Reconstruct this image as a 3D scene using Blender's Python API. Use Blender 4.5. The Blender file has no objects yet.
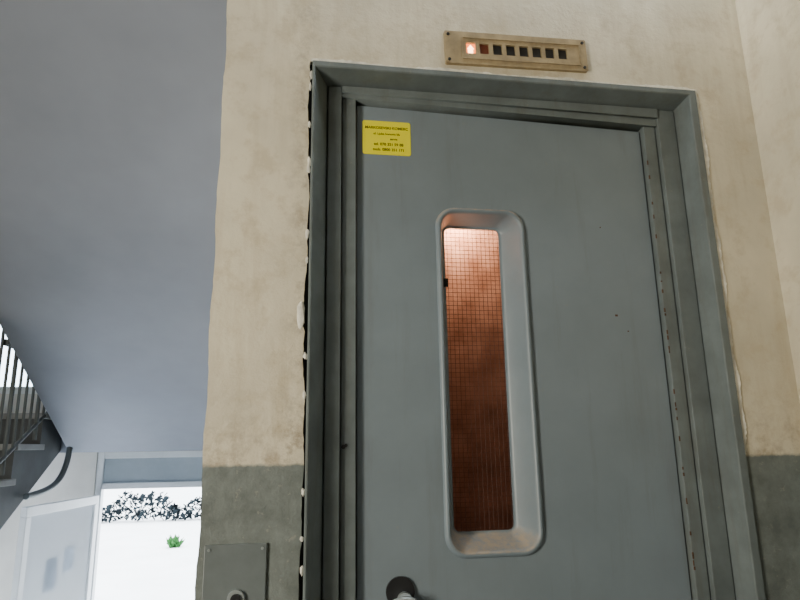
import bpy, bmesh, math, random
from mathutils import Matrix, Vector
random.seed(7)
S = bpy.context.scene
COL = S.collection

# ---------------------------------------------------------------- materials
def new_mat(name):
    m = bpy.data.materials.new(name); m.use_nodes = True
    nt = m.node_tree; nt.nodes.clear()
    out = nt.nodes.new('ShaderNodeOutputMaterial')
    b = nt.nodes.new('ShaderNodeBsdfPrincipled')
    nt.links.new(b.outputs[0], out.inputs[0])
    return m, nt, b, out

def noise(nt, vec, scale, detail=4, rough=0.6):
    n = nt.nodes.new('ShaderNodeTexNoise')
    n.inputs['Scale'].default_value = scale
    n.inputs['Detail'].default_value = detail
    n.inputs['Roughness'].default_value = rough
    nt.links.new(vec, n.inputs['Vector'])
    return n.outputs[0]

def ramp(nt, fac, stops):
    r = nt.nodes.new('ShaderNodeValToRGB')
    e = r.color_ramp.elements
    while len(e) < len(stops): e.new(0.5)
    for i, (p, c) in enumerate(stops):
        e[i].position = p
        e[i].color = (c, c, c, 1) if isinstance(c, (int, float)) else (*c, 1)
    nt.links.new(fac, r.inputs[0])
    return r.outputs[0]

def mixc(nt, fac, a, b, blend='MIX'):
    m = nt.nodes.new('ShaderNodeMix'); m.data_type = 'RGBA'; m.blend_type = blend
    for s, v in ((m.inputs[0], fac), (m.inputs[6], a), (m.inputs[7], b)):
        if isinstance(v, (int, float)): s.default_value = v
        elif isinstance(v, tuple): s.default_value = (*v, 1)
        else: nt.links.new(v, s)
    return m.outputs[2]

def mth(nt, op, a, b=0.0, clamp=False):
    m = nt.nodes.new('ShaderNodeMath'); m.operation = op; m.use_clamp = clamp
    for s, v in ((m.inputs[0], a), (m.inputs[1], b)):
        if isinstance(v, (int, float)): s.default_value = v
        else: nt.links.new(v, s)
    return m.outputs[0]

def bump(nt, b, h, strength=0.3, dist=0.01):
    n = nt.nodes.new('ShaderNodeBump')
    n.inputs['Strength'].default_value = strength
    n.inputs['Distance'].default_value = dist
    nt.links.new(h, n.inputs['Height']); nt.links.new(n.outputs[0], b.inputs['Normal'])

def geo(nt):
    g = nt.nodes.new('ShaderNodeNewGeometry')
    s = nt.nodes.new('ShaderNodeSeparateXYZ')
    nt.links.new(g.outputs['Position'], s.inputs[0])
    return g.outputs['Position'], s.outputs

def stretched(nt, vec, sx, sy, sz):
    m = nt.nodes.new('ShaderNodeMapping'); m.inputs['Scale'].default_value = (sx, sy, sz)
    nt.links.new(vec, m.inputs['Vector']); return m.outputs[0]

def paint(name, col, rough=0.5, var=0.25, scale=6, bstr=0.15, bscale=60, metallic=0.0, grime=0.0, spec=0.5):
    m, nt, b, o = new_mat(name)
    p, xyz = geo(nt)
    n = noise(nt, p, scale)
    dark = tuple(c * (1 - var) for c in col); light = tuple(min(1, c * (1 + var * 0.6)) for c in col)
    c = ramp(nt, n, [(0.3, dark), (0.7, light)])
    if grime:
        s1 = ramp(nt, noise(nt, stretched(nt, p, 22, 22, 2.2), 1.0, 5, 0.7), [(0.52, 0.0), (0.75, 1.0)])
        c = mixc(nt, mth(nt, 'MULTIPLY', s1, grime), c, (0.10, 0.085, 0.06))
        s2 = ramp(nt, noise(nt, p, 38, 6, 0.75), [(0.64, 0.0), (0.70, 1.0)])
        c = mixc(nt, mth(nt, 'MULTIPLY', s2, grime), c, (0.26, 0.25, 0.21))
    nt.links.new(c, b.inputs['Base Color'])
    b.inputs['Roughness'].default_value = rough
    b.inputs['Metallic'].default_value = metallic
    b.inputs['Specular IOR Level'].default_value = spec
    bump(nt, b, noise(nt, p, bscale, 3), bstr, 0.003)
    return m

def emis(name, col, s):
    m, nt, b, o = new_mat(name)
    b.inputs['Base Color'].default_value = (*[c * .3 for c in col], 1)
    b.inputs['Emission Color'].default_value = (*col, 1)
    b.inputs['Emission Strength'].default_value = s
    return m

# two tone plaster wall
def wall_mat(name, up=(0.74, 0.675, 0.52), low=(0.165, 0.188, 0.178)):
    m, nt, b, o = new_mat(name)
    p, xyz = geo(nt)
    n1 = noise(nt, p, 3.0, 5, 0.6)
    n2 = noise(nt, p, 14, 6, 0.7)
    n3 = noise(nt, p, 55, 4, 0.6)
    upc = ramp(nt, n1, [(0.3, tuple(c * 0.74 for c in up)), (0.65, up)])
    blot = ramp(nt, n2, [(0.36, 1.0), (0.50, 0.0)])
    upc = mixc(nt, mth(nt, 'MULTIPLY', blot, 0.55), upc, (0.50, 0.42, 0.28))
    drip = ramp(nt, noise(nt, stretched(nt, p, 16, 16, 1.5), 1.0, 5, 0.65), [(0.48, 0.0), (0.70, 1.0)])
    upc = mixc(nt, mth(nt, 'MULTIPLY', drip, 0.38), upc, (0.42, 0.34, 0.21))
    scr = ramp(nt, noise(nt, p, 90, 6, 0.8), [(0.66, 0.0), (0.71, 1.0)])
    upc = mixc(nt, mth(nt, 'MULTIPLY', scr, 0.35), upc, (0.30, 0.24, 0.16))
    d = mth(nt, 'SUBTRACT', xyz[2], 1.268)
    near = mth(nt, 'SUBTRACT', 1.0, mth(nt, 'MULTIPLY', d, 5.5), True)
    st = ramp(nt, noise(nt, p, 20, 6, 0.75), [(0.47, 0.0), (0.64, 1.0)])
    upc = mixc(nt, mth(nt, 'MULTIPLY', mth(nt, 'MULTIPLY', near, st), 0.6), upc, (0.24, 0.17, 0.11))
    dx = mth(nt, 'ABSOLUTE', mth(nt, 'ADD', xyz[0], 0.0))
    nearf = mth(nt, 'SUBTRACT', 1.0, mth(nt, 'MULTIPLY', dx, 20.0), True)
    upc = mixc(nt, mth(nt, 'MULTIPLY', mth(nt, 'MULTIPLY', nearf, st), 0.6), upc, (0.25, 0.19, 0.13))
    lowc = ramp(nt, n2, [(0.35, tuple(c * 0.70 for c in low)), (0.65, tuple(c * 1.2 for c in low))])
    chips = ramp(nt, noise(nt, p, 45, 5, 0.7), [(0.60, 0.0), (0.67, 1.0)])
    lowc = mixc(nt, mth(nt, 'MULTIPLY', chips, 0.45), lowc, (0.36, 0.35, 0.30))
    zz = mth(nt, 'ADD', xyz[2], mth(nt, 'MULTIPLY', mth(nt, 'SUBTRACT', n3, 0.5), 0.012))
    f = ramp(nt, mth(nt, 'ADD', mth(nt, 'MULTIPLY', mth(nt, 'SUBTRACT', zz, 1.268), 60), 0.5), [(0.3, 0.0), (0.7, 1.0)])
    nt.links.new(mixc(nt, f, lowc, upc), b.inputs['Base Color'])
    b.inputs['Roughness'].default_value = 0.6
    h = mth(nt, 'ADD', mth(nt, 'MULTIPLY', n2, 0.7), mth(nt, 'MULTIPLY', n3, 0.3))
    bump(nt, b, h, 0.5, 0.010)
    return m

M_wall = wall_mat('plaster_two_tone')
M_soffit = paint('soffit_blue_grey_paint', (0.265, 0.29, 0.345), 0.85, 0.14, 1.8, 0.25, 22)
M_white = paint('white_plaster', (0.62, 0.60, 0.56), 0.8, 0.1, 4)
M_bead = paint('fresh_plaster_bead', (0.80, 0.77, 0.68), 0.9, 0.35, 30, 0.5, 90)
M_leaf = paint('grey_enamel_leaf', (0.188, 0.230, 0.262), 0.42, 0.10, 5, 0.2, 25, 0, 0.22)
M_frame = paint('grey_enamel_frame', (0.145, 0.172, 0.176), 0.5, 0.22, 12, 0.25, 40, 0, 0.45)
M_dark = paint('dark_void', (0.018, 0.016, 0.015), 0.9, 0.3)
M_black = paint('black_metal', (0.02, 0.02, 0.022), 0.35, 0.2)
M_steel = paint('worn_steel', (0.50, 0.55, 0.56), 0.35, 0.2, 20, 0.1, 60, 0.6)
M_plate = paint('aged_brass_plate', (0.40, 0.31, 0.18), 0.45, 0.3, 25, 0.1, 60, 0.2, 0.2)
M_floor = paint('terrazzo_floor', (0.28, 0.27, 0.25), 0.5, 0.35, 60)
M_conc = paint('stair_concrete', (0.30, 0.31, 0.32), 0.8, 0.2, 8)
M_stairdark = paint('stair_stringer_dark', (0.08, 0.09, 0.10), 0.7, 0.2, 8)
M_rail = paint('railing_steel_paint', (0.10, 0.12, 0.13), 0.5, 0.2)
M_doorwhite = paint('white_joinery', (0.72, 0.74, 0.76), 0.4, 0.06)
M_transom = paint('transom_grey_panel', (0.36, 0.41, 0.45), 0.5, 0.1)
M_ground = paint('pale_concrete_ground', (0.84, 0.84, 0.83), 0.9, 0.08, 1.0)
M_yellow = paint('yellow_vinyl', (0.88, 0.80, 0.0), 0.5, 0.03)
M_ink = paint('sticker_ink', (0.03, 0.03, 0.01), 0.6, 0.1)
M_panel = paint('painted_call_plate', (0.148, 0.172, 0.175), 0.4, 0.15, 15)
M_leafg = paint('shrub_leaves', (0.03, 0.12, 0.03), 0.8, 0.4, spec=0.1)
M_hedge = paint('hedge_leaves', (0.016, 0.022, 0.026), 0.9, 0.8, 3, spec=0.02)
M_paper = paint('notice_paper', (0.36, 0.38, 0.40), 0.8, 0.3, 12)
M_rust = paint('rust', (0.09, 0.045, 0.02), 0.9, 0.4, 40)
M_cab = paint('cabin_brown_laminate', (0.16, 0.085, 0.06), 0.5, 0.3, 18)
M_wire = paint('glass_wire', (0.09, 0.05, 0.04), 0.5, 0.1)
M_lit = emis('lit_indicator_orange', (1.0, 0.20, 0.04), 3.0)
M_hot = emis('lit_indicator_arrow', (1.0, 0.55, 0.28), 10)
M_dim = emis('dim_indicator_brown', (0.30, 0.07, 0.03), 0.10)
M_lamp = emis('cabin_lamp_glow', (1.0, 0.72, 0.45), 1)

M_opaque, nt, b, out = new_mat('opaque_window_pane')  # opaque pane of the added window, passes no daylight
b.inputs['Base Color'].default_value = (0.6, 0.55, 0.45, 1); b.inputs['Roughness'].default_value = 0.5

M_rim, nt, b, o = new_mat('window_rim_enamel_dusty')
p, xyz = geo(nt)
base = ramp(nt, noise(nt, p, 10), [(0.3, (0.165, 0.205, 0.238)), (0.7, (0.19, 0.235, 0.27))])
g = nt.nodes.new('ShaderNodeNewGeometry'); sn = nt.nodes.new('ShaderNodeSeparateXYZ')
nt.links.new(g.outputs['Normal'], sn.inputs[0])
upf = mth(nt, 'MULTIPLY', sn.outputs[2], 1.6, True)
upf = mth(nt, 'MULTIPLY', upf, ramp(nt, noise(nt, p, 60), [(0.35, 0.2), (0.6, 1.0)]))
nt.links.new(mixc(nt, upf, base, (0.36, 0.29, 0.22)), b.inputs['Base Color'])
b.inputs['Roughness'].default_value = 0.40

# wired glass
M_glass, nt, b, out = new_mat('wired_glass')
p, xyz = geo(nt)
tr = nt.nodes.new('ShaderNodeBsdfTransparent'); tr.inputs[0].default_value = (0.62, 0.50, 0.45, 1)
tl = nt.nodes.new('ShaderNodeBsdfTranslucent')
nt.links.new(ramp(nt, noise(nt, p, 14, 5, .65), [(0.35, (0.50, 0.30, 0.22)), (0.65, (0.82, 0.56, 0.45))]), tl.inputs[0])
gl = nt.nodes.new('ShaderNodeBsdfGlossy'); gl.inputs['Roughness'].default_value = 0.2
m1 = nt.nodes.new('ShaderNodeMixShader'); m1.inputs[0].default_value = 0.55
m2 = nt.nodes.new('ShaderNodeMixShader'); m2.inputs[0].default_value = 0.015
nt.links.new(tr.outputs[0], m1.inputs[1]); nt.links.new(tl.outputs[0], m1.inputs[2])
nt.links.new(m1.outputs[0], m2.inputs[1]); nt.links.new(gl.outputs[0], m2.inputs[2])
nt.links.new(m2.outputs[0], out.inputs[0])
# clear glass
M_clear, nt, b, out = new_mat('clear_glass')
tr = nt.nodes.new('ShaderNodeBsdfTransparent'); tr.inputs[0].default_value = (0.92, 0.96, 1, 1)
gl = nt.nodes.new('ShaderNodeBsdfGlossy'); gl.inputs['Roughness'].default_value = 0.05
m2 = nt.nodes.new('ShaderNodeMixShader'); m2.inputs[0].default_value = 0.07
nt.links.new(tr.outputs[0], m2.inputs[1]); nt.links.new(gl.outputs[0], m2.inputs[2])
nt.links.new(m2.outputs[0], out.inputs[0])
# whitened glass (entrance leaf), overexposed glare put into the shader
M_glare, nt, b, out = new_mat('glare_glass')
tr = nt.nodes.new('ShaderNodeBsdfTransparent'); tr.inputs[0].default_value = (0.95, 0.97, 1, 1)
tl = nt.nodes.new('ShaderNodeBsdfTranslucent'); tl.inputs[0].default_value = (0.95, 0.97, 1.0, 1)
m2 = nt.nodes.new('ShaderNodeMixShader'); m2.inputs[0].default_value = 0.6
nt.links.new(tr.outputs[0], m2.inputs[1]); nt.links.new(tl.outputs[0], m2.inputs[2])
nt.links.new(m2.outputs[0], out.inputs[0])

# ---------------------------------------------------------------- geometry helpers
def finish(name, me, mat, parent=None, smooth=False):
    o = bpy.data.objects.new(name, me); COL.objects.link(o)
    if mat: me.materials.append(mat)
    if parent: o.parent = parent
    if smooth:
        for p in me.polygons: p.use_smooth = True
    return o

def empty(name):
    e = bpy.data.objects.new(name, None); COL.objects.link(e); e.empty_display_size = 0.1
    return e

def boxes(name, lst, mat, parent=None, bev=0.0):
    bm = bmesh.new()
    for (x0, x1, y0, y1, z0, z1) in lst:
        r = bmesh.ops.create_cube(bm, size=1)
        for v in r['verts']:
            v.co = Vector(((x0 + x1) / 2 + v.co.x * (x1 - x0), (y0 + y1) / 2 + v.co.y * (y1 - y0), (z0 + z1) / 2 + v.co.z * (z1 - z0)))
    if bev: bmesh.ops.bevel(bm, geom=bm.edges[:], offset=bev, segments=2, affect='EDGES', profile=0.5)
    me = bpy.data.meshes.new(name); bm.to_mesh(me); bm.free()
    return finish(name, me, mat, parent)

def box(name, x0, x1, y0, y1, z0, z1, mat, parent=None, bev=0.0):
    return boxes(name, [(x0, x1, y0, y1, z0, z1)], mat, parent, bev)

def fill_xz(name, loops, y0, y1, mat, parent=None):
    cu = bpy.data.curves.new(name + '_c', 'CURVE'); cu.dimensions = '2D'; cu.fill_mode = 'BOTH'
    for L in loops:
        s = cu.splines.new('POLY'); s.points.add(len(L) - 1); s.use_cyclic_u = True
        for i, (x, z) in enumerate(L): s.points[i].co = (x, z, 0, 1)
    cu.extrude = abs(y1 - y0) / 2
    ob = bpy.data.objects.new(name + '_c', cu); COL.objects.link(ob)
    bpy.context.view_layer.update()
    dg = bpy.context.evaluated_depsgraph_get()
    me = bpy.data.meshes.new_from_object(ob.evaluated_get(dg))
    ym = (y0 + y1) / 2
    for v in me.vertices:
        x, y, z = v.co; v.co = (x, ym - z, y)
    bpy.data.objects.remove(ob)
    me.materials.clear()
    return finish(name, me, mat, parent)

def extrude_poly(name, pts, x0, x1, mat, parent=None):
    bm = bmesh.new()
    vs = [bm.verts.new((x0, y, z)) for y, z in pts]
    f = bm.faces.new(vs)
    r = bmesh.ops.extrude_face_region(bm, geom=[f])
    for v in [g for g in r['geom'] if isinstance(g, bmesh.types.BMVert)]: v.co.x = x1
    bmesh.ops.recalc_face_normals(bm, faces=bm.faces)
    me = bpy.data.meshes.new(name); bm.to_mesh(me); bm.free()
    return finish(name, me, mat, parent)

def tube(name, pts, r, mat, parent=None, smooth_path=False):
    cu = bpy.data.curves.new(name + '_c', 'CURVE'); cu.dimensions = '3D'
    cu.bevel_depth = r; cu.bevel_resolution = 4; cu.use_fill_caps = True
    if smooth_path:
        s = cu.splines.new('NURBS'); s.points.add(len(pts) - 1); s.use_endpoint_u = True; s.order_u = 3
    else:
        s = cu.splines.new('POLY'); s.points.add(len(pts) - 1)
    for i, p in enumerate(pts): s.points[i].co = (*p, 1)
    ob = bpy.data.objects.new(name + '_c', cu); COL.objects.link(ob)
    bpy.context.view_layer.update()
    dg = bpy.context.evaluated_depsgraph_get()
    me = bpy.data.meshes.new_from_object(ob.evaluated_get(dg))
    bpy.data.objects.remove(ob); me.materials.clear()
    return finish(name, me, mat, parent, True)

def cyl_y(name, x, z, y0, y1, r, mat, parent=None, r2=None, seg=32):
    bm = bmesh.new()
    bmesh.ops.create_cone(bm, cap_ends=True, segments=seg, radius1=r, radius2=r if r2 is None else r2, depth=abs(y1 - y0))
    bmesh.ops.rotate(bm, verts=bm.verts, matrix=Matrix.Rotation(math.radians(90), 3, 'X'))
    bmesh.ops.translate(bm, verts=bm.verts, vec=(x, (y0 + y1) / 2, z))
    me = bpy.data.meshes.new(name); bm.to_mesh(me); bm.free()
    return finish(name, me, mat, parent)

def rrect(x0, x1, z0, z1, r, n=8):
    pts = []
    for cx, cz, a0 in ((x1 - r, z1 - r, 0), (x0 + r, z1 - r, 90), (x0 + r, z0 + r, 180), (x1 - r, z0 + r, 270)):
        for i in range(n + 1):
            a = math.radians(a0 + 90 * i / n)
            pts.append((cx + r * math.cos(a), cz + r * math.sin(a)))
    return pts

def text(name, body, x, z, y, size, mat, parent):
    cu = bpy.data.curves.new(name, 'FONT'); cu.body = body; cu.size = size; cu.align_x = 'CENTER'; cu.offset = size * .02
    ob = bpy.data.objects.new(name + '_c', cu); COL.objects.link(ob)
    bpy.context.view_layer.update()
    me = bpy.data.meshes.new_from_object(ob.evaluated_get(bpy.context.evaluated_depsgraph_get()))
    bpy.data.objects.remove(ob); me.materials.clear()
    for v in me.vertices:
        v.co = (v.co.x + x, y, v.co.y + z)
    return finish(name, me, mat, parent)

# ---------------------------------------------------------------- layout constants
FX0, FX1, FZ = 0.015, 1.055, 2.24
WL, WR = -0.197, 1.2285
CEIL = 2.82
YF = 3.9
YB = -3.3

outer = [(WL, 0.0)]
n = 150
for i in range(1, n):
    z = CEIL * i / n
    outer.append((WL + 0.0018 * math.sin(z * 23) + random.uniform(-.0010, .0010), z))
outer += [(WL, CEIL), (WR, CEIL), (WR, 0.0)]
hole = []
for i in range(160):
    z = 0.001 + (FZ + 0.003) * i / 160
    o = -0.0062 + 0.0022 * math.sin(z * 11) + 0.0015 * math.sin(z * 41) + random.uniform(-.0012, .0012)
    if 1.56 < z < 1.63: o -= 0.010 * math.sin((z - 1.56) / 0.07 * math.pi)
    hole.append((FX0 + o, z))
for i in range(70):
    x = FX0 - .004 + (FX1 - FX0 + .006) * i / 70
    hole.append((x, FZ + 0.003 + random.uniform(-.0012, .0025)))
for i in range(160):
    z = FZ - (FZ - 0.001) * i / 160
    hole.append((FX1 + 0.003 + 0.002 * math.sin(z * 17) + random.uniform(-.001, .002), z))
wall = fill_xz('wall_elevator', [outer, hole], 0.0, 0.13, M_wall)

bead = empty('trim_1')
def ribbon(name, pts_in, pts_out, y0, y1, mat, parent=None):
    return fill_xz(name, [pts_in + pts_out[::-1]], y0, y1, mat, parent)
pin, pout = [], []
for i in range(200):
    z = 1.27 + (FZ - 1.27) * i / 199
    pin.append((FX1 + 0.0015, z)); pout.append((FX1 + 0.011 + 0.003 * math.sin(z * 19) + 0.002 * math.sin(z * 53) + random.uniform(-.002, .002), z))
ribbon('plaster_bead_side', pin, pout, -0.004, 0.001, M_bead, bead)
pin, pout = [], []
for i in range(120):
    x = FX0 - 0.004 + (FX1 + 0.010 - FX0) * i / 119
    pin.append((x, FZ + 0.001)); pout.append((x, FZ + 0.007 + 0.003 * math.sin(x * 21) + random.uniform(-.002, .002)))
ribbon('plaster_bead_top', pin, pout, -0.004, 0.001, M_bead, bead)
box('gap_shade_fill', FX0 - .03, FX0 - .0005, .012, .129, 0, FZ, M_dark, bead)  # near-black fill, shade of the gap put into its colour; stops light leaks
bm = bmesh.new()
def blob(bm, c, s, k0=.2):
    r = bmesh.ops.create_icosphere(bm, subdivisions=2, radius=1)
    for v in r['verts']:
        k = 1 + random.uniform(-k0, k0)
        v.co = Vector((c[0] + v.co.x * s[0] * k, c[1] + v.co.y * s[1], c[2] + v.co.z * s[2] * k))
for z in (2.215, 2.15, 2.08, 1.985, 1.935, 1.80, 1.74, 1.52, 1.41, 1.22, 1.12, 1.05):
    zz = z + random.uniform(-.02, .02)
    blob(bm, (FX0 - .004 + random.uniform(-.001, .001), .000, zz), (random.uniform(.003, .005), .003, random.uniform(.004, .014)), .35)
blob(bm, (-.001, .000, 1.595), (.009, .004, .032), .15)
me = bpy.data.meshes.new('plaster_chips'); bm.to_mesh(me); bm.free()
finish('plaster_chips', me, M_bead, bead, False)

# --- room shell
box('wall_right', WR, WR + .15, YB, 0.13, 0, CEIL, M_wall)
box('ceiling', -2.65, WR + .15, YB - .15, -0.24, CEIL, 3.0, M_white)
box('ceiling_shaft', WL + .1, WR + .15, 0.0, 2.0, 2.9, 3.0, M_dark)
box('floor', -2.65, WR + .15, YB - .15, 0.0, -0.2, 0.0, M_floor)
box('floor_vestibule', -1.36, -0.197, 1.9, YF + .1, -1.05, -0.95, M_floor)
boxes('wall_elevator_shaft', [(WL, WL + .10, 0.131, YF, -1.0, 4.6), (WL + .10, WR + .15, 1.9, 2.0, -1, 3.0), (WR, WR + .15, .131, 1.9, -1, 3.0), (WL, WL + .1, -.24, .13, 3.0, 4.6), (WL, WR, .0, .13, 2.825, 3.0)], M_wall)
box('ceiling_stairwell', -2.75, WL + .1, -0.24, YF + .15, 4.6, 4.7, M_white)
box('wall_stairwell_upper', -2.6, WL, -0.30, -0.241, 3.001, 4.6, M_white)
box('wall_back', -2.6, WR, YB - .15, YB, 0, CEIL, M_white)
LY0, LY1, LZ0, LZ1 = -2.5, -1.2, .8, 2.1
boxes('wall_left', [(-2.75, -2.6, YB - .15, LY0, -1.1, 4.6), (-2.75, -2.6, LY1, YF + .15, -1.1, 4.6),
                    (-2.75, -2.6, LY0, LY1, -1.1, LZ0), (-2.75, -2.6, LY0, LY1, LZ1, 4.6)], M_wall)
w1 = empty('added_window')  # unseen window added as a setting for the warm side lamp
boxes('window_frame', [(-2.72, -2.66, LY0, LY0 + .06, LZ0, LZ1), (-2.72, -2.66, LY1 - .06, LY1, LZ0, LZ1),
      (-2.72, -2.66, LY0 + .06, LY1 - .06, LZ0, LZ0 + .06), (-2.72, -2.66, LY0 + .06, LY1 - .06, LZ1 - .06, LZ1)], M_doorwhite, w1, .004)
box('window_pane', -2.695, -2.69, LY0 + .06, LY1 - .06, LZ0 + .06, LZ1 - .06, M_opaque, w1)
EX0, EX1 = -1.54, -0.35
boxes('wall_entrance', [(-2.6, EX0, YF, YF + .15, -1.0, 1.75), (EX1, WL, YF, YF + .15, -1.0, 1.75), (EX0, EX1, YF, YF + .15, 1.3, 1.75),
                        (-2.6, -2.5, YF, YF + .15, 1.75, 4.6), (-1.2, WL, YF, YF + .15, 1.75, 4.6), (-2.5, -1.2, YF, YF + .15, 3.2, 4.6)], M_white)
w2 = empty('window_2')
boxes('window_frame', [(-2.5, -2.44, YF + .03, YF + .09, 1.75, 3.2), (-1.26, -1.2, YF + .03, YF + .09, 1.75, 3.2),
      (-2.44, -1.26, YF + .03, YF + .09, 1.75, 1.81), (-2.44, -1.26, YF + .03, YF + .09, 3.14, 3.2), (-1.88, -1.82, YF + .03, YF + .09, 1.81, 3.14)], M_doorwhite, w2, .004)
box('window_pane', -2.44, -1.26, YF + .058, YF + .062, 1.81, 3.14, M_clear, w2)

# entrance door
ed = empty('entrance_door')
boxes('frame', [(EX0, EX0 + .05, YF + .02, YF + .09, -.95, 1.3), (EX1 - .05, EX1, YF + .02, YF + .09, -.95, 1.3),
                (EX0 + .05, EX1 - .05, YF + .02, YF + .09, 1.25, 1.3), (EX0 + .05, EX1 - .05, YF + .02, YF + .09, 1.02, 1.065)], M_doorwhite, ed, .004)
box('transom_panel', EX0 + .05, EX1 - .05, YF + .045, YF + .06, 1.065, 1.25, M_transom, ed)
leafE = empty('open_leaf'); leafE.parent = ed
L = 0.98
boxes('leaf_stiles', [(0, L, -.02, .02, .92, .98), (0, L, -.02, .02, -.93, -.6), (0, .06, -.02, .02, -.6, .92), (L - .06, L, -.02, .02, -.6, .92)], M_doorwhite, leafE, .004)
box('leaf_glass', .06, L - .06, -.004, .004, -.6, .92, M_glare, leafE)
boxes('notices', [(.50, .66, -.007, -.005, .42, .62), (.28, .42, -.007, -.005, .50, .66)], M_paper, leafE)
tube('leaf_handle', [(L - .04, -.02, .0), (L - .04, -.07, .0), (L - .04, -.07, .3), (L - .04, -.02, .3)], .01, M_steel, leafE)
leafE.location = (EX0 + .03, YF - .01, 0); leafE.rotation_euler = (0, 0, math.radians(-98))

# --- stairs
def flight(name, y_start, z_start, direction, x0, x1, nstep, run, rise, thick, soff, over=0.02):
    e = empty(name)
    pts = []
    y, z = y_start, z_start
    pts.append((y, z))
    for i in range(nstep):
        z += rise; pts.append((y, z)); y += direction * run; pts.append((y, z))
    pts.append((y, z - thick)); pts.append((y_start, z_start - thick))
    extrude_poly('waist_slab', pts, x0, x1, soff, e)
    treads = []
    y, z = y_start, z_start
    for i in range(nstep):
        z += rise
        a, b2 = y - direction * .025, y + direction * run
        treads.append((x0, x1 + over, min(a, b2), max(a, b2), z + .0005, z + .03))
        y += direction * run
    boxes('treads', treads, M_conc, e, .003)
    return e
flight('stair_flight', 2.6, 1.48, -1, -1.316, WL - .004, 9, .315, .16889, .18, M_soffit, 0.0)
flight('stair_flight', -.16, 0.0, 1, -2.58, -1.365, 9, .3067, .16444, .17, M_stairdark, 0.025)
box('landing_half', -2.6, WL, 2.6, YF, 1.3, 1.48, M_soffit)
ev = empty('vestibule_steps')
boxes('steps', [(-1.355, WL - .005, 0.0 + .3 * i, .3 + .3 * i, -1.05, -.1583 * (i + 1)) for i in range(6)], M_conc, ev)
box('wall_vestibule_side', -1.42, -1.36, 0.0, 2.6, -1.05, -0.21, M_stairdark)

def railing(name, x, ya, za, yb, zb, n, h=.9):
    e = empty(name)
    tube('handrail', [(x, ya, za + h), (x, yb, zb + h)], .021, M_rail, e)
    tube('bottom_rail', [(x, ya, za + .1), (x, yb, zb + .1)], .010, M_rail, e)
    for i in range(n):
        t = i / (n - 1); y = ya + (yb - ya) * t; z = za + (zb - za) * t
        tube('baluster_%d' % (i + 1), [(x, y, z + (.02 if i % 4 == 0 else .1)), (x, y, z + h)], .010 if i % 4 == 0 else .007, M_rail, e)
    return e
r1 = railing('stair_railing', -1.352, -.10, .20, 2.50, 1.51, 33)
tube('return_bend', [(-1.345, 1.7, 1.80), (-1.335, 2.0, 1.80), (-1.31, 2.40, 1.68), (-1.295, 2.56, 1.42), (-1.305, 2.54, 1.20), (-1.32, 2.38, 1.10), (-1.34, 2.12, 1.09)], .016, M_rail, r1, True)
railing('stair_railing', -1.285, 2.3, 1.82, -.1, 3.11, 25)

# ---------------------------------------------------------------- lift door frame: splayed casing
fr = empty('elevator_door_frame')
YR = .055
def prism(name, quad, mat, parent):
    bm = bmesh.new(); rows = []
    for ins_l, ins_r, ins_t, y in quad:
        rows.append([bm.verts.new((FX0 + ins_l, y, 0)), bm.verts.new((FX0 + ins_l, y, FZ - ins_t)),
                     bm.verts.new((FX1 - ins_r, y, FZ - ins_t)), bm.verts.new((FX1 - ins_r, y, 0))])
    for a in range(len(rows)):
        b2 = (a + 1) % len(rows)
        for i in range(3):
            bm.faces.new((rows[a][i], rows[a][i + 1], rows[b2][i + 1], rows[b2][i]))
    bmesh.ops.recalc_face_normals(bm, faces=bm.faces)
    me = bpy.data.meshes.new(name); bm.to_mesh(me); bm.free()
    return finish(name, me, mat, parent)
prism('casing', [(0, 0, 0, .124), (0, 0, 0, -.006), (.002, .002, .002, -.010), (.005, .020, .014, -.010), (.007, .023, .017, -.008),
                 (.041, .036, .034, YR), (.041, .036, .034, .124)], M_frame, fr)
boxes('inner_rebate', [(FX0 + .042, .091, .045, .124, 0.0, FZ - .035), (.094, .1285, .058, .124, 0, FZ - .035),
                       (.929, .963, .058, .124, 0, FZ - .035), (.966, FX1 - .037, .045, .124, 0, FZ - .035)], M_frame, fr, .002)
fill_xz('head_rebate', [[(.0915, 2.179), (.0915, 2.2045), (.9655, 2.2045), (.9655, 2.157)]], .050, .124, M_frame, fr)
fill_xz('head_moulding', [[(.0915, 2.189), (.0915, 2.2045), (.9655, 2.2045), (.9655, 2.178)]], .040, .049, M_frame, fr)
cyl_y('screw_hole', .100, 1.303, .054, .0585, .005, M_black, fr, seg=12)
cyl_y('latch_hole', .106, 1.306, .054, .0585, .004, M_black, fr, seg=12)
boxes('gap_shade_strips', [(.110, .150, .1255, .14, .02, 2.2), (.905, .95, .1255, .14, .02, 2.2), (.15, .905, .1255, .14, 2.14, 2.2), (.11, .95, .1255, .14, 0, .02)], M_dark, fr)  # near-black backing, shade of the leaf gap put into its colour
rust = []
for k in range(30):
    z = random.uniform(1.0, 2.12); rust.append((.9285, .9300 + random.uniform(.0005, .0025), .0570, .059, z, z + random.uniform(.003, .012)))
boxes('rust_spots', rust, M_rust, fr)

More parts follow.
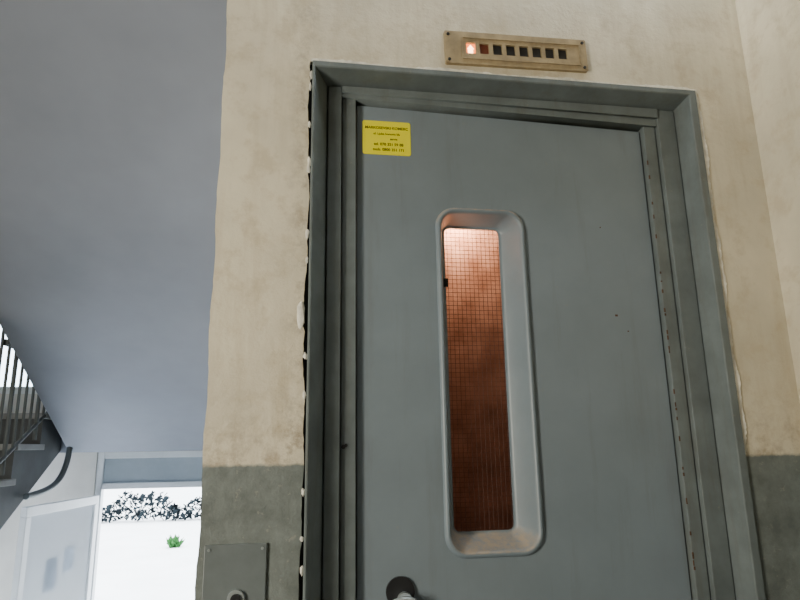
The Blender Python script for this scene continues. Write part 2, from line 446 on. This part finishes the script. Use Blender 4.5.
# ---------------------------------------------------------------- lift door leaf
dr = empty('elevator_door')
LY = .075
holeR = rrect(.345, .557, 1.064, 1.886, .040)
leaf = fill_xz('leaf', [[(.133, .012), (.924, .012), (.924, 2.150), (.133, 2.172)], holeR], LY, LY + .04, M_leaf, dr)
rings = [(rrect(.332, .570, 1.051, 1.899, .052), LY + .001), (rrect(.335, .567, 1.054, 1.896, .050), LY - .007),
         (rrect(.341, .561, 1.060, 1.890, .045), LY - .010), (rrect(.345, .557, 1.064, 1.886, .042), LY - .008),
         (rrect(.348, .553, 1.068, 1.883, .038), LY + .000), (rrect(.358, .524, 1.094, 1.868, .024), LY + .046),
         (rrect(.363, .518, 1.099, 1.864, .018), LY + .050), (rrect(.367, .514, 1.104, 1.860, .014), LY + .050)]
bm = bmesh.new(); prev = None
for pts, y in rings:
    cur = [bm.verts.new((x, y, z)) for x, z in pts]
    if prev:
        for i in range(len(cur)):
            j = (i + 1) % len(cur)
            bm.faces.new((prev[i], prev[j], cur[j], cur[i]))
    prev = cur
bmesh.ops.recalc_face_normals(bm, faces=bm.faces)
me = bpy.data.meshes.new('window_rim'); bm.to_mesh(me); bm.free()
rim = finish('window_rim', me, M_rim, dr, True)
GY = LY + .054
fill_xz('glass_pane', [rrect(.358, .524, 1.096, 1.868, .02)], GY, GY + .004, M_glass, dr)
wires = []
x = .362
while x < .522:
    wires.append((x, x + .0008, GY - .0025, GY - .0012, 1.098, 1.866)); x += .0115
z = 1.10
while z < 1.866:
    wires.append((.360, .522, GY - .0025, GY - .0012, z, z + .0008)); z += .0115
boxes('wire_mesh', wires, M_wire, dr)
box('glass_clip', .362, .372, GY - .012, GY - .003, 1.70, 1.722, M_black, dr, .001)
lk = empty('lock'); lk.parent = dr
cyl_y('escutcheon', .228, .990, LY - .006, LY, .032, M_black, lk)
cyl_y('rose', .236, .975, LY - .022, LY - .006, .016, M_steel, lk)
tube('lever', [(.198, LY - .030, .966), (.215, LY - .034, .976), (.236, LY - .036, .980), (.258, LY - .032, .972), (.268, LY - .03, .95)], .009, M_steel, lk, True)
tube('pull_bar', [(.19, LY, .60), (.19, LY - .045, .60), (.19, LY - .045, .85), (.19, LY, .85)], .009, M_steel, dr)
sc = []
for (px, pz, w, h) in ((.80, 1.62, .007, .005), (.78, 1.86, .003, .003), (.83, 1.58, .004, .003)):
    sc.append((px, px + w, LY - .0006, LY + .0005, pz, pz + h))
boxes('paint_scuffs', sc, M_rust, dr)

st = empty('maintenance_sticker')
fill_xz('vinyl', [rrect(.147, .273, 2.036, 2.131, .006)], LY - .0012, LY - .0002, M_yellow, st)
text('line_1', 'MARKOSEVSKI KOMERC', .210, 2.108, LY - .0016, .0105, M_ink, st)
text('line_2', 'ul. Ljuba Ivanovic bb', .210, 2.092, LY - .0016, .0085, M_ink, st)
text('line_3', 'servis', .228, 2.078, LY - .0016, .0085, M_ink, st)
text('line_4', 'tel. 070 321 59 88', .215, 2.062, LY - .0016, .0105, M_ink, st)
text('line_5', 'mob. 0800 351 171', .215, 2.047, LY - .0016, .0105, M_ink, st)

# floor indicator
ind = empty('floor_indicator_panel')
cx, cz = .5485, 2.3135
hw, hh = .1955, .047
holes = []
for i in range(8):
    wx = .423 - cx + i * .0361
    holes.append(rrect(wx - .0125, wx + .0125, -.0155, .0155, .002, 3))
fill_xz('plate', [rrect(-hw, hw, -hh, hh, .004, 4)] + holes, -.010, 0.0, M_plate, ind)
fill_xz('inner_border', [rrect(-hw + .045, hw - .018, -hh + .014, hh - .016, .002, 3), rrect(-hw + .048, hw - .021, -hh + .017, hh - .019, .002, 3)], -.0125, -.0105, M_plate, ind)
for i in range(8):
    wx = .423 - cx + i * .0361
    box('lens_%d' % (i + 1), wx - .0125, wx + .0125, -.004, -.001, -.0155, .0155, M_lit if i == 0 else (M_dim if i == 1 else M_black), ind)
ax = .423 - cx
fill_xz('lit_arrow', [[(ax - .007, -.012), (ax + .006, -.012), (ax + .006, .0), (ax + .009, .0), (ax, .012), (ax - .009, .0), (ax - .007, .0)]], -.006, -.0042, M_hot, ind)
for sx in (-1, 1):
    for sz in (-1, 1):
        cyl_y('screw', sx * (hw - .010), sz * (hh - .010), -.0125, -.010, .004, M_black, ind, seg=12)
ind.location = (cx, -.0005, cz); ind.rotation_euler = (0, math.radians(-1.2), 0)

# call button panel
cb = empty('call_button_panel')
box('plate', -.184, -.060, -.006, -.0003, .86, 1.113, M_panel, cb, .0015)
cyl_y('button_ring', -.118, 1.010, -.012, -.006, .017, M_steel, cb)
cyl_y('button', -.118, 1.010, -.016, -.012, .010, M_black, cb)
for sx in (-.175, -.069):
    for sz in (.87, 1.103): cyl_y('screw', sx, sz, -.008, -.006, .003, M_steel, cb, seg=12)
cyl_y('key_switch', -.118, .93, -.011, -.006, .012, M_steel, cb)

# ---------------------------------------------------------------- lift car behind the door
cab = empty('elevator_car')
CX0, CX1, CY0, CY1 = .08, 1.0, .2, 1.35
boxes('walls', [(CX0, CX0 + .03, CY0, CY1, 0, 2.3), (CX1 - .03, CX1, CY0, CY1, 0, 2.3), (CX0 + .03, CX1 - .03, CY1 - .03, CY1, 0, 2.3)], M_cab, cab)
box('car_floor', CX0, CX1, CY0, CY1, -.05, 0, M_dark, cab)
box('car_ceiling', CX0, CX1, CY0, CY1, 2.3, 2.34, M_cab, cab)
box('lamp_diffuser', .40, .70, .75, 1.0, 2.27, 2.298, M_lamp, cab, .004)

def light(name, kind, loc, energy, col, **k):
    l = bpy.data.lights.new(name, kind); l.energy = energy; l.color = col
    for a, v in k.items(): setattr(l, a, v)
    o = bpy.data.objects.new(name, l); COL.objects.link(o); o.location = loc
    return o
light('pane_glow_lamp', 'POINT', (.40, .27, 1.95), 1.8, (1.0, .55, .36), shadow_soft_size=.03)
light('pane_glow_lamp', 'POINT', (.392, .180, 1.890), 9.0, (1.0, .80, .58), shadow_soft_size=.015)  # extra lamp added in the gap behind the leaf for the pane's hot spot

# ---------------------------------------------------------------- outside
box('ground', -40, 30, YF + .15, 60, -1.1, -1.0, M_ground)
# loose hedge of small leaf clumps along the far side of the yard
bm = bmesh.new()
for k in range(2600):
    hx = random.uniform(-10, 0)
    top = -.25 + .22 * math.sin(hx * 2.1) + .12 * math.sin(hx * 5.3 + 1)
    c = Vector((hx, 22 + random.uniform(-.35, .35), random.uniform(-.95, top)))
    d1 = Vector((random.uniform(-1, 1), random.uniform(-1, 1), random.uniform(-1, 1))).normalized() * random.uniform(.05, .13)
    d2 = Vector((random.uniform(-1, 1), random.uniform(-1, 1), random.uniform(-1, 1))).normalized() * random.uniform(.03, .08)
    bm.faces.new([bm.verts.new(v) for v in (c - d1, c - d2, c + d1, c + d2)])
me = bpy.data.meshes.new('hedge'); bm.to_mesh(me); bm.free()
finish('hedge', me, M_hedge)
bm = bmesh.new()
for k in range(70):
    a = random.uniform(0, 6.28); l = random.uniform(.12, .34); s = random.uniform(.1, 1.3)
    bx, by = -2.95 + random.uniform(-.12, .12), 15.6 + random.uniform(-.1, .1)
    d = Vector((math.cos(a) * s, math.sin(a) * s, 1)).normalized() * l
    side = Vector((-math.sin(a), math.cos(a), 0)) * .03
    b0 = Vector((bx, by, -1.0))
    q = [b0 - side * .4, b0 + side * .4, b0 + d * .6 + side, b0 + d, b0 + d * .6 - side]
    bm.faces.new([bm.verts.new(v) for v in q])
me = bpy.data.meshes.new('shrub'); bm.to_mesh(me); bm.free()
finish('shrub', me, M_leafg)

# ---------------------------------------------------------------- light
W = bpy.data.worlds.new('sky'); S.world = W; W.use_nodes = True
bg = W.node_tree.nodes['Background']
bg.inputs[0].default_value = (0.84, 0.92, 1.0, 1); bg.inputs[1].default_value = 10.0
a = light('added_side_light', 'AREA', (-2.58, (LY0 + LY1) / 2, (LZ0 + LZ1) / 2), 58, (1.0, .93, .77), shape='RECTANGLE', size=1.15, size_y=1.15)  # added area lamp on the room side of the opaque pane
a.rotation_euler = Vector((2.25, 1.85, -.05)).to_track_quat('-Z', 'Z').to_euler()
a.data.spread = math.radians(105)

# ---------------------------------------------------------------- camera
f = 626.0
Xh = Vector((3982, -83, -f)).normalized()
Zh = Vector((-43, 2660, -f)); Zh = (Zh - Zh.dot(Xh) * Xh).normalized()
Yh = Zh.cross(Xh)
R = Matrix((Xh, Yh, Zh))
cam = bpy.data.cameras.new('camera'); co = bpy.data.objects.new('camera', cam); COL.objects.link(co)
cam.sensor_width = 36; cam.lens = f / 800 * 36; cam.clip_start = .02; cam.clip_end = 500
co.matrix_world = Matrix.Translation((0, -1.4, 1.3)) @ R.to_4x4()
S.camera = co
